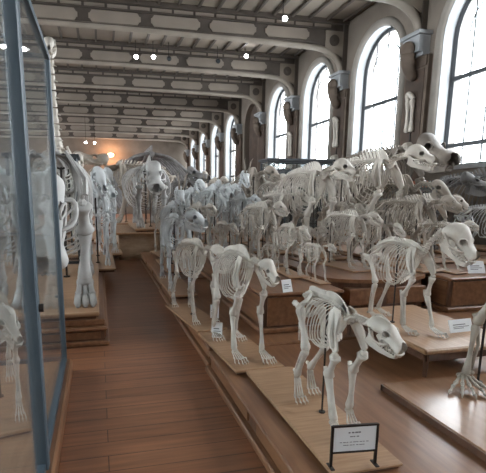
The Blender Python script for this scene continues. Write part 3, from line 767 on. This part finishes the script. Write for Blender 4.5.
# ------------------------------------------------------------------ one of each kind of animal
KINDS = dict(
 big_cat=dict(L=.56, depth=.36, width=.105, zh=.98, zm=.98, neck=[(.09, .03, .93), (.16, .09, .91)], skull='cat', sl=.37, yaw=22, pitch=-25, th=.035, spines=.05, tail=[(-.1,0,-.1),(-.2,0,-.3),(-.2,0,-.5)], step=(-.10, .06, -.08, .06), ribk=.82, ribs=12, split=True, board=(.52, .72, .27), bo=-.075, ws=.115, jaw=.02),
 wolf=dict(L=.80, depth=.40, width=.115, neck=[(.12, 0, .97), (.24, .03, .98)], skull='dog', sl=.36, yaw=22, pitch=-28, th=.028, step=(.03, -.03, .04, -.05), board=(.35, .22, .2)),
 tapir=dict(L=.62, depth=.42, width=.13, neck=[(.10, 0, .95), (.17, .05, .93)], skull='bear', sl=.30, yaw=20, pitch=-30, th=.031, foot='flat', step=(.03, -.04, .05, -.03), board=(.34, .22, .24)),
 antelope=dict(L=.78, depth=.42, width=.12, neck=[(.12, 0, 1.05), (.24, .01, 1.25)], skull='cow', sl=.33, yaw=12, pitch=-42, th=.026, foot='hoof', horns='antelope', step=(.02, -.02, .04, -.04), board=(.35, .22, .2)),
 ram=dict(L=.85, depth=.46, width=.14, neck=[(.12, 0, 1.0), (.22, .02, 1.06)], skull='cow', sl=.34, yaw=18, pitch=-45, th=.026, foot='hoof', horns='ram', step=(.02, -.02, .03, -.03), board=(.35, .22, .22)),
 cow=dict(L=1.0, depth=.53, width=.19, neck=[(.16, 0, .98), (.32, .03, .97)], skull='cow', sl=.40, yaw=24, pitch=-34, th=.037, foot='hoof', horns='cow', spines=.13, step=(.02, -.03, .04, -.05), board=(.35, .2, .24), rods=2),
 buffalo=dict(L=1.02, depth=.56, width=.2, neck=[(.16, 0, .93), (.30, .03, .88)], skull='cow', sl=.42, yaw=16, pitch=-32, th=.036, foot='hoof', horns='buffalo', spines=.2, step=(.03, -.02, .04, -.04), board=(.35, .2, .26), rods=2),
 horse=dict(L=.98, depth=.48, width=.17, neck=[(.14, 0, 1.06), (.30, .02, 1.20)], skull='horse', sl=.40, yaw=20, pitch=-38, th=.033, foot='hoof', spines=.1, step=(.02, -.03, .05, -.05), board=(.4, .22, .22), rods=2),
 camel=dict(L=.9, depth=.48, width=.16, zm=1.03, neck=[(.14, 0, .86), (.30, 0, 1.02), (.34, 0, 1.22)], skull='horse', sl=.32, yaw=14, pitch=-22, th=.026, foot='hoof', spines=.13, step=(.02, -.03, .04, -.04), board=(.4, .22, .22), rods=2),
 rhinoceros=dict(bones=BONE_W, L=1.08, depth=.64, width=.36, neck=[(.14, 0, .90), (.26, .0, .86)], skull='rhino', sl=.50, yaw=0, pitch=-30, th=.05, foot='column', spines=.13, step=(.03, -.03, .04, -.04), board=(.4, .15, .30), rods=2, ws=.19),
 gaping=dict(L=1.1, depth=.60, width=.28, neck=[(.14, 0, .92), (.24, .0, .92)], skull='rhino', sl=.56, yaw=-30, pitch=22, th=.05, foot='column', step=(.02, -.02, .04, -.04), jaw=.9, board=(.4, .15, .3), rods=2, ws=.19, bones=BONE_B),
 elephant=dict(L=1.0, depth=.62, width=.27, zh=.9, neck=[(.10, 0, .98), (.18, .0, 1.0)], skull='ape', sl=.46, yaw=10, pitch=-20, th=.055, foot='column', spines=.12, step=(.02, -.03, .03, -.03), board=(.35, .15, .34), rods=2, ws=.19),
 bear=dict(L=.72, depth=.44, width=.16, zh=.9, zm=.98, neck=[(.10, .04, 1.04), (.18, .12, 1.18)], skull='bear', sl=.54, yaw=24, pitch=-38, th=.030, foot='flat', tail=[], spines=.03, step=(.10, -.06, -.04, .1), split=True, board=None),
 ape=dict(L=.66, depth=.44, width=.16, zh=.78, zm=.9, neck=[(.08, 0, .98), (.14, .04, 1.02)], skull='ape', sl=.34, yaw=30, pitch=-30, th=.030, foot='flat', tail=[], spines=.03, step=(.08, -.05, .0, .06), board=(.35, .22, .24)),
 snub=dict(L=.92, depth=.48, width=.17, neck=[(.12, 0, .97), (.22, .04, .99)], skull='bear', sl=.36, yaw=26, pitch=-12, th=.035, spines=.09, step=(.05, -.05, .06, -.06), board=(.3, .2, .24), rods=2),
 lynx=dict(L=.85, depth=.40, width=.12, neck=[(.13, 0, 1.0), (.24, .04, 1.02)], skull='cat', sl=.34, yaw=40, pitch=-14, th=.028, spines=.03, step=(.05, -.05, .04, -.06), board=(.35, .22, .18)),
 giraffe=dict(L=.62, depth=.38, width=.12, zh=.82, zm=.88, neck=[(.12, 0, 1.1), (.22, 0, 1.45), (.25, 0, 1.78)], skull='horse', sl=.26, yaw=8, pitch=-25, th=.026, foot='hoof', spines=.06, step=(.01, -.01, .02, -.02), board=(.3, .15, .2), rods=2),
)
KINDS['snub_turned'] = dict(KINDS['snub'], yaw=44, pitch=-24, skull='cat', th=.032, width=.15)
KINDS['snub_grey'] = dict(KINDS['snub'], bones=BONE_G, yaw=16, pitch=-22, skull='cat')
KINDS['snub_brown'] = dict(KINDS['snub'], bones=BONE_B, yaw=36, pitch=-16)
KINDS['cow_brown'] = dict(KINDS['cow'], bones=BONE_B, horns=None)
KINDS['rhino_brown'] = dict(KINDS['rhinoceros'], bones=BONE_D2, neck=[(.12, 0, .94), (.24, .03, .93)], yaw=10, pitch=-14, sl=.52, short=.8, width=.34, spines=.02, ribs=10, ribk=1.5)
KINDS['rhino_dark'] = dict(KINDS['rhinoceros'], bones=BONE_D, neck=[(.14, 0, 1.0), (.28, .04, 1.06)], yaw=55, pitch=-6)
KINDS['cow_grey'] = dict(KINDS['cow'], bones=BONE_G, horns=None, depth=.56, width=.2)
KINDS['horse_grey'] = dict(KINDS['horse'], bones=BONE_G)
KINDS['cat_grey'] = dict(KINDS['lynx'], bones=BONE_G, sl=.42)
KINDS['antelope_grey'] = dict(KINDS['antelope'], bones=BONE_G)
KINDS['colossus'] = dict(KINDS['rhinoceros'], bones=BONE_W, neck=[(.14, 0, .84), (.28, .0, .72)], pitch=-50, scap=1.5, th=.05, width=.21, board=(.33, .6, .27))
KINDS['ribs_only'] = dict(KINDS['cow'], bones=BONE_D, width=.3, depth=.6, horns=None, yaw=60)
NAMES = dict(snub='bear_skeleton', snub_turned='big_cat_skeleton', snub_grey='big_cat_skeleton', snub_brown='bear_skeleton', big_cat='big_cat_skeleton', wolf='wolf_skeleton', tapir='tapir_skeleton', antelope='antelope_skeleton', ram='ram_skeleton', cow='cattle_skeleton', buffalo='buffalo_skeleton', horse='horse_skeleton',
  camel='camel_skeleton', rhinoceros='rhinoceros_skeleton', gaping='hippopotamus_skeleton', elephant='elephant_skeleton', bear='bear_skeleton', ape='ape_skeleton', lynx='lynx_skeleton', giraffe='giraffe_skeleton',
  cow_brown='cattle_skeleton', rhino_brown='rhinoceros_skeleton', rhino_dark='rhinoceros_skeleton', cow_grey='cattle_skeleton', horse_grey='horse_skeleton', cat_grey='lynx_skeleton', antelope_grey='antelope_skeleton', colossus='rhinoceros_skeleton', ribs_only='cattle_skeleton')
made = {}
def place(kind, x, y, z, sc, rz, label, group):
    if kind not in made:
        o = make_skeleton(NAMES[kind], **KINDS[kind]); made[kind] = o
    else: o = copy_thing(made[kind])
    o.location = (x, y, z); o.scale = (sc, sc, sc); o.rotation_euler = (0, 0, math.radians(-90 + rz))
    tag(o, label, 'skeleton', group)
    return o

# ------------------------------------------------------------------ where each skeleton stands: kind, x, y, z, scale, turn, label, group
PLACES = [
  ('big_cat', 1.34, 2.38, 0.234, 0.75, 0, 'pale big cat skeleton nearest the camera, head turned over a white card', 'skeletons standing along the aisle edge'),
  ('tapir', 1.17, 3.70, 0.240, 0.88, 4, 'long legged skeleton on a tan board just behind the big cat', 'skeletons standing along the aisle edge'),
  ('wolf', 1.01, 4.85, 0.238, 0.84, 8, 'bluish skeleton with lowered snout, second behind the big cat on the aisle edge', 'skeletons standing along the aisle edge'),
  ('cat_grey', 1.10, 6.60, 0.247, 1.04, 0, 'grey round ribbed skeleton, third behind the big cat on the aisle edge', 'skeletons standing along the aisle edge'),
  ('antelope_grey', 1.38, 8.60, 0.252, 1.16, 0, 'slender horned skeleton at the aisle edge near the far table', 'skeletons standing along the aisle edge'),
  ('ram', 1.48, 10.10, 0.247, 1.05, 6, 'curly horned skeleton last along the aisle edge before the far table', 'skeletons standing along the aisle edge'),
  ('bear', 2.59, 3.42, 0.450, 0.74, 2, 'bear skeleton with big domed white skull standing on the low bench', None),
  ('lynx', 2.39, 4.65, 0.638, 0.40, 5, 'small skeleton with snub skull on the square pedestal behind the big cat', 'skeletons on the pedestals'),
  ('wolf', 2.30, 5.15, 0.646, 0.58, -4, 'thin legged skeleton on the square pedestal behind the tapir', 'skeletons on the pedestals'),
  ('snub_turned', 3.22, 5.45, 0.651, 0.70, 6, 'lean skeleton with turned head on the bowed pedestal, behind the small snub one', 'skeletons on the pedestals'),
  ('wolf', 3.55, 5.25, 0.646, 0.59, 4, 'lean skeleton half hidden behind the bear on the bowed pedestal', 'skeletons on the pedestals'),
  ('snub_brown', 4.06, 5.35, 0.659, 0.87, 6, 'brown ribbed skeleton behind the bear bench, skull under the grey tusked one', 'skeletons on the pedestals'),
  ('lynx', 4.34, 5.00, 0.646, 0.59, 6, 'short skeleton beside the domed skull of the bear', 'skeletons on the pedestals'),
  ('snub_grey', 5.47, 5.30, 0.655, 0.78, 8, 'grey skeleton cut by the right edge, behind the bear', 'skeletons on the pedestals'),
  ('snub', 2.26, 6.20, 0.656, 0.79, 4, 'pale skeleton whose dark nostril shows between the bluish and the big chested one', 'large skeletons on the raised tiers'),
  ('wolf', 1.77, 6.30, 0.645, 0.55, 2, 'thin skeleton low on the tier before the bluish broad hipped one', 'large skeletons on the raised tiers'),
  ('snub_grey', 2.01, 8.00, 0.667, 1.04, 0, 'bluish skeleton with broad shoulder blades nearest the aisle on the raised tier', 'large skeletons on the raised tiers'),
  ('horse_grey', 1.96, 9.80, 0.666, 1.01, 2, 'grey skeleton far back on the tier above the aisle row', 'large skeletons on the raised tiers'),
  ('antelope_grey', 2.80, 9.20, 0.669, 1.09, 0, 'slender horned skeleton behind the bluish one on the tier', 'large skeletons on the raised tiers'),
  ('snub_brown', 3.37, 9.90, 0.683, 1.40, 0, 'brown barrel ribbed skeleton before the dark arched recess', 'large skeletons on the raised tiers'),
  ('snub', 3.67, 8.90, 0.676, 1.24, 0, 'pale skeleton before the left end of the window case', 'large skeletons on the raised tiers'),
  ('snub', 3.32, 6.90, 0.679, 1.32, 0, 'pale skeleton with raised snub skull before the middle of the glass case', 'large skeletons on the raised tiers'),
  ('snub_turned', 3.08, 7.50, 0.663, 0.96, 4, 'skeleton with turned head left of the raised snub skull', 'large skeletons on the raised tiers'),
  ('snub_turned', 4.92, 8.90, 0.680, 1.33, 4, 'skeleton close against the front of the glass case, right of the raised snub skull', 'large skeletons on the raised tiers'),
  ('snub', 4.29, 6.80, 0.687, 1.49, 2, 'big pale skeleton whose skull stands before the brown pillar', 'large skeletons on the raised tiers'),
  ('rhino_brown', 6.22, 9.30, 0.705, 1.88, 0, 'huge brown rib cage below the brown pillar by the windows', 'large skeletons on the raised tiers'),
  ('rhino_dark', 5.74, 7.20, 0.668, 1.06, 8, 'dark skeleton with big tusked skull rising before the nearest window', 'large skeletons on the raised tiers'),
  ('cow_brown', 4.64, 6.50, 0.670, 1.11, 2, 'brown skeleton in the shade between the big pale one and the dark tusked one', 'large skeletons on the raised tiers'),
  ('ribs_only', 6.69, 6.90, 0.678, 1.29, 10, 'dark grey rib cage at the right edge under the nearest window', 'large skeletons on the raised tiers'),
  ('snub_grey', 2.39, 7.60, 0.660, 0.89, 4, 'skeleton between the bluish broad shouldered one and the pale dark nostril one', 'large skeletons on the raised tiers'),
  ('wolf', 2.95, 8.10, 0.657, 0.83, -4, 'thin skeleton low behind the pale dark nostril one', 'large skeletons on the raised tiers'),
  ('lynx', 2.96, 6.00, 0.642, 0.49, 4, 'short skeleton on the tier right behind the small snub one', 'large skeletons on the raised tiers'),
  ('wolf', 4.01, 7.00, 0.655, 0.78, 4, 'lean skeleton between the two big pale ones on the tier', 'large skeletons on the raised tiers'),
  ('snub_turned', 1.62, 7.40, 0.655, 0.77, 2, 'bluish skeleton on the tier edge above the grey round ribbed one', 'large skeletons on the raised tiers'),
  ('lynx', 2.19, 5.45, 0.634, 0.32, 8, 'very small skeleton left on the tier front beside the thin legged one', 'large skeletons on the raised tiers'),
  ('snub_turned', 4.80, 6.00, 0.660, 0.89, 2, 'pale skeleton with turned head behind the brown ribbed one', 'large skeletons on the raised tiers'),
  ('rhinoceros', 1.37, 12.70, 0.755, 1.67, 0, 'grey rhinoceros skeleton facing the aisle from the far table', 'skeletons in the distance'),
  ('gaping', 1.71, 17.60, 0.597, 2.16, -55, 'hippopotamus skeleton with wide open mouth behind the grey rhinoceros', 'skeletons in the distance'),
  ('rhino_dark', 2.98, 15.60, 0.571, 1.57, -8, 'dark arched skeleton right of the grey rhinoceros', 'skeletons in the distance'),
  ('horse_grey', 2.65, 13.40, 0.542, 0.94, 0, 'pale skeleton beside the far table, nearest the windows', 'skeletons in the distance'),
  ('antelope', 2.83, 12.80, 0.550, 1.11, 0, 'slender horned skeleton below the row of far windows', 'skeletons in the distance'),
  ('cow_grey', 3.40, 12.90, 0.559, 1.32, 0, 'grey hoofed skeleton beyond the raised tier, below the far windows', 'skeletons in the distance'),
  ('camel', 3.72, 17.00, 0.567, 1.49, 0, 'long necked skeleton beyond the tier by the far windows', 'skeletons in the distance'),
  ('cow', 4.08, 13.00, 0.562, 1.39, 0, 'pale cattle skeleton beyond the tier, left of the dark recess', 'skeletons in the distance'),
  ('buffalo', 4.78, 13.00, 0.565, 1.44, 0, 'horned skeleton beyond the tier, below the dark recess', 'skeletons in the distance'),
  ('snub', 4.20, 16.40, 0.569, 1.54, 0, 'skeleton far beyond the tier, half hidden below the far windows', 'skeletons in the distance'),
  ('colossus', -0.52, 6.30, 0.350, 1.79, 0, 'massive skeleton with great grey shoulder blade left of the aisle', 'skeletons left of the aisle'),
  ('horse_grey', -0.05, 9.00, 0.333, 1.40, 0, 'narrow grey skeleton behind the massive one at the left', 'skeletons left of the aisle'),
  ('snub_grey', 0.15, 11.40, 0.267, 1.49, 0, 'grey skeleton with bent forelegs at the left aisle edge', 'skeletons left of the aisle'),
  ('horse_grey', 0.20, 14.20, 0.275, 1.67, 0, 'grey upright skeleton left of the hippopotamus', 'skeletons left of the aisle'),
  ('camel', -0.55, 15.50, 0.290, 2.00, 0, 'tall skeleton far back on the left platform', 'skeletons left of the aisle'),
  ('giraffe', -0.75, 11.40, 0.309, 2.42, -4, 'giraffe skeleton with towering neck behind the glass case', 'skeletons left of the aisle'),
  ('rhinoceros', -1.55, 6.90, 0.342, 1.59, 0, 'heavy pale skeleton seen through the left glass case, beside the massive one', 'skeletons left of the aisle'),
  ('snub_grey', -1.91, 10.00, 0.280, 1.78, 0, 'grey skeleton behind the heavy one seen through the left glass case', 'skeletons left of the aisle'),
  ('cow_grey', -2.64, 12.60, 0.290, 2.01, 0, 'tall skeleton seen faintly far behind the left glass case', 'skeletons left of the aisle'),
  ('wolf', -0.74, 3.20, 0.179, 0.76, 14, 'small skeleton standing inside the left glass case', 'skeletons left of the aisle'),
]
for row in PLACES: place(*row)

# ------------------------------------------------------------------ cards, lamps, tusk and other small things
def card_stand(name, label, x, y, z, w, h, rz, leg=.12, lines=3):
    o = thing(name, label, 'sign', (x, y, z), rz)
    q = MB()
    for s in (-1, 1):
        q.box((s*w/2 - .006, -.006, 0), (s*w/2 + .006, .006, leg + h + .004))
        q.box((s*w/2 - .010, -.03, 0), (s*w/2 + .010, .03, .006))
    q.box((-w/2, -.006, leg - .010), (w/2, .006, leg)); q.box((-w/2, -.006, leg + h - .004), (w/2, .006, leg + h + .006)); q.build('card_frame', IRON, o)
    c = MB(); c.box((-w/2 + .006, -.003, leg), (w/2 - .006, .003, leg + h - .004)); pc = c.build('card', PAPER, o)
    t = MB()
    for k, (ww, yy, hh) in enumerate([(.30, .74, .05), (.22, .58, .035), (.66, .36, .022), (.5, .24, .022)][:lines + 1]):
        a = -w*ww/2; n = max(3, int(ww * 14))
        for i in range(n):
            xa = a + w*ww*i/n
            t.box((xa, -.0045, leg + h*yy - h*hh/2), (xa + w*ww/n*(.55 + .35*((i*7 + k*3) % 5)/4), -.003, leg + h*yy + h*hh/2))
    t.build('faded_lettering', INK, pc)
    return o
card_stand('label_stand', 'white lettered card in dark wire frame before the big cat', 1.205, 1.80, .25, .235, .135, math.radians(-6), .085)
def card(label, x, y, z, w, h, rz, tilt, grp=None):
    o = MB(); o.box((-w/2, -.004, 0), (w/2, .004, h)); c = o.build('name_card', PAPER); c.location = (x, y, z); c.rotation_euler = (math.radians(tilt), 0, math.radians(rz))
    tag(c, label, 'sign', grp)
    q = MB(); q.box((-w*.35, -.006, h*.55), (w*.2, -.004, h*.62)); q.box((-w*.35, -.006, h*.4), (w*.35, -.004, h*.45)); q.box((-w*.35, -.006, h*.28), (w*.1, -.004, h*.33)); q.build('faded_lettering', INK, c)
    return c
GC = 'small white name cards on the boards'
card('tilted white card on the square pedestal behind the big cat', 1.86, 4.10, .62, .12, .13, 14, -18, GC)
card('upright card beside the feet of the tapir', 1.07, 3.95, .24, .10, .15, -25, -6, GC)
card('upright card beside the feet of the bluish lowered skeleton', 1.22, 4.62, .24, .10, .15, -25, -6, GC)
card('wide beige card leaning on the low bench beside the bear', 2.98, 3.02, .45, .24, .11, 4, -20, GC)
card('white card at the right edge behind the bear', 4.62, 4.55, .63, .22, .16, -10, -25, GC)
# clawed foreleg at the right edge
o = thing('mounted_foreleg', 'tall clawed foreleg skeleton standing on the polished board at the right edge', 'skeleton', (2.51, 2.47, .25), math.radians(-115))
l = MB(); l.bone((.0, 0, .09), (-.05, .05, .45), .017, .03, 8); l.tube([(-.02, .03, .09), (-.04, .075, .3), (-.09, .07, .47), (-.12, .06, .51)], [.016, .011, .018, .02], 7)
l.bone((-.05, .05, .45), (.05, .16, .82), .022, .038, 8); l.build('leg', BONE_B2, o, True)
f = MB()
for i in range(5):
    a = (i - 2) * .30; d = Vector((math.cos(a), math.sin(a), 0)); b0 = Vector((.0, .018*(i-2), .075)); b1 = b0 + d*.085; b1.z = .045
    f.bone(b0, b1, .010, .016, 6); b2 = b1 + d*.055; b2.z = .04; f.bone(b1, b2, .009, .014, 6); b3 = b2 + d*.04; b3.z = .018; f.bone(b2, b3, .008, .011, 6)
    e = b3 + d*.045; e.z = .001; f.tube([b3, b3 + d*.022 + Vector((0, 0, .008)), e], [.011, .009, .002], 6)
for i in range(6): f.ell((-.015 + .02*(i % 2), (i - 2.5)*.016, .08 + .014*(i % 3)), (.017, .015, .014), 7, 5)
f.build('foot', BONE_B2, o, True)
b = MB(); b.blade([(.05, .16, .82), (.09, .16, .87), (.05, .18, 1.04), (-.03, .19, 1.16), (-.14, .19, 1.13), (-.05, .18, .95), (.0, .16, .85)], (0, 1, .1), .016); b.build('shoulder_blade', BONE_B2, o)
q = MB(); q.tube([(-.09, .12, 0), (-.09, .12, .86)], .009, 6); q.tube([(-.09, .12, 0), (-.09, .12, .012)], .03, 10); q.tube([(-.09, .12, .84), (.04, .15, .84)], .007, 6); q.build('support_rod', IRON, o)
def lamp(label, x, y, z, lit, group='spotlights hung from the beams'):
    o = thing('spotlight', label, 'lamp', (x, y, z), 0, group)
    h = MB(); h.tube([(0, .05, .02), (0, .0, 0), (0, -.12, -.05)], [.05, .075, .08], 12); h.build('lamp_housing', IRON, o)
    k = MB(); k.tube([(0, .02, .05), (0, .02, CEIL - z if y > 20 or True else .3)], .012, 6); k.build('hanger', IRON, o)
    b = MB(); b.ell((0, -.13, -.055), (.07, .03, .07), 10, 6); b.build('bulb', LAMP if lit else DKFRAME, o)
lamp('glowing ceiling spotlight, left of the close pair above the aisle', 1.44, 16.2, 6.26, 1)
lamp('glowing ceiling spotlight, right of the close pair above the aisle', 2.04, 16.2, 6.30, 1)
lamp('unlit ceiling spotlight just right of the glowing pair', 2.58, 16.2, 6.27, 0)
lamp('unlit ceiling spotlight between the glowing pair and the single glowing one', 4.33, 16.2, 6.30, 0)
lamp('single glowing ceiling spotlight toward the windows', 5.36, 16.2, 6.53, 1)
lamp('white ceiling spotlight nearest the windows, on the closest beam', 5.02, 12.0, 6.26, 1)
lamp('glowing spotlight far down the hall, left of a small pair', -.62, 30, 4.93, 1, 'spotlights far down the hall')
lamp('glowing spotlight far down the hall, right of a small pair', -.08, 30, 4.93, 1, 'spotlights far down the hall')
o = thing('wall_lamp', 'warm orange lamp glowing high on the far wall', 'lamp', (1.15, 38.5, 4.85))
q = MB(); q.tube([(0, .1, 0), (0, -.1, 0)], .12, 12); q.build('lamp_bracket', IRON, o)
q = MB(); q.ell((0, -.2, .0), (.3, .12, .2), 14, 8); q.build('lamp_shade', WARM, o)
l = bpy.data.lights.new('warm_bulb', 'POINT'); l.energy = 120; l.color = (1, .5, .25); l.shadow_soft_size = .3
lo = bpy.data.objects.new('warm_bulb', l); C.objects.link(lo); lo.parent = o; lo.location = (0, -.6, 0)
# mounted horn and bone pieces on the pillar niches
def trophy(yc, label):
    x = WALL_X - .115
    o = thing('mounted_bones', label, 'bones', (x, yc, 3.6), 0, 'bone pieces mounted on the window pillars')
    b = MB()
    for dy in (-.09, .07): b.bone((-.06, dy, -.5), (-.07, dy + .02, .25), .04, .065, 8)
    b.build('long_bone', BONE, o)
    b = MB(); b.tube(cr([(-.07, -.1, .25), (-.12, -.02, .37), (-.12, .06, .37), (-.07, .1, .25)], 10), .055, 8); b.build('joint_bone', BONE, o)
    b = MB(); b.tube([(-.0, 0, -.85), (-.14, 0, -.85)], [.13, .10], 12); b.tube([(-.1, 0, -.85), (-.2, 0, -.85)], [.075, .05], 10); b.build('vertebra', BONE, o)
    b = MB(); b.box((-.02, -.02, -1.0), (.0, .02, .35)); b.build('mount_strip', IRON, o)
for g, t in ((9.75, 'pale long bones mounted on the pillar beside the nearest window'), (13.2, 'pale long bones mounted on the second pillar from the nearest window'), (16.65, 'pale long bones mounted on the third pillar, above the glass case')): trophy(g, t)
# dark arched recess instead of a window in one bay

# whale ribs arching behind the far table
o = thing('whale_skeleton', 'dark arching whale rib cage far behind the grey rhinoceros', 'skeleton', (2.5, 20.9, 0))
m = MB(); m.tube(cr([(0, -.1, 3.45), (0, 1.6, 3.6), (0, 3.4, 3.3)], 20), .13, 8)
for i in range(12): m.box((-.03, .0 + i*.28, 3.5), (.03, .14 + i*.28, 3.85))
m.build('spine', BONE_D, o)
for i in range(9):
    y = i * .38; W = 1.95 - .09 * i; zt = 3.5 + .12 * math.sin(i / 8 * PI)
    for s in (-1, 1):
        q = MB(); q.tube(cr([(0, y, zt), (s*W*.45, y - .02, zt - .22), (s*W*.85, y - .06, zt - .9), (s*W, y - .1, zt - 1.7), (s*W*.8, y - .14, zt - 2.5)], 14), [.05, .06, .065, .07, .07, .07, .07, .07, .065, .065, .06, .055, .05, .035], 7); q.build('rib', BONE_D, o)
for y in (.2, 3.0):
    q = MB(); q.tube([(0, y, 0), (0, y, 3.45)], .03, 8); q.tube([(0, y, 0), (0, y, .03)], .2, 12); q.build('support_rod', IRON, o)
# shelf with red boxes under the window pillar
o = thing('wall_shelf', 'narrow wooden shelf with red boxes on the wall below the nearest pillar', 'shelf', (WALL_X, 0, 0))
m = MB(); m.box((-.42, 8.75, 1.68), (0, 10.75, 1.715)); m.build('shelf_board', OAK, o)
for y in (9.0, 10.5):
    m = MB(); m.box((-.26, y, 1.64), (0, y + .03, 1.68)); m.box((-.03, y, 1.4), (0, y + .03, 1.68)); m.build('bracket', IRON, o)
for k, (y, h, wd, t) in enumerate([(8.95, .2, .34, 'red box at the near end of the wall shelf'), (9.42, .15, .26, 'short red box second on the wall shelf'), (9.85, .22, .34, 'tall red box third on the wall shelf'), (10.35, .16, .3, 'red box at the far end of the wall shelf')]):
    m = MB(); m.bevbox((WALL_X - .37, y, 1.716), (WALL_X - .17, y + wd, 1.716 + h), .006); c = m.build('box', RED); tag(c, t, 'box', 'red boxes on the wall shelf')
    q = MB(); q.box((WALL_X - .375, y - .004, 1.716 + h - .03), (WALL_X - .165, y + wd + .004, 1.716 + h + .004)); q.build('lid', RED, c)
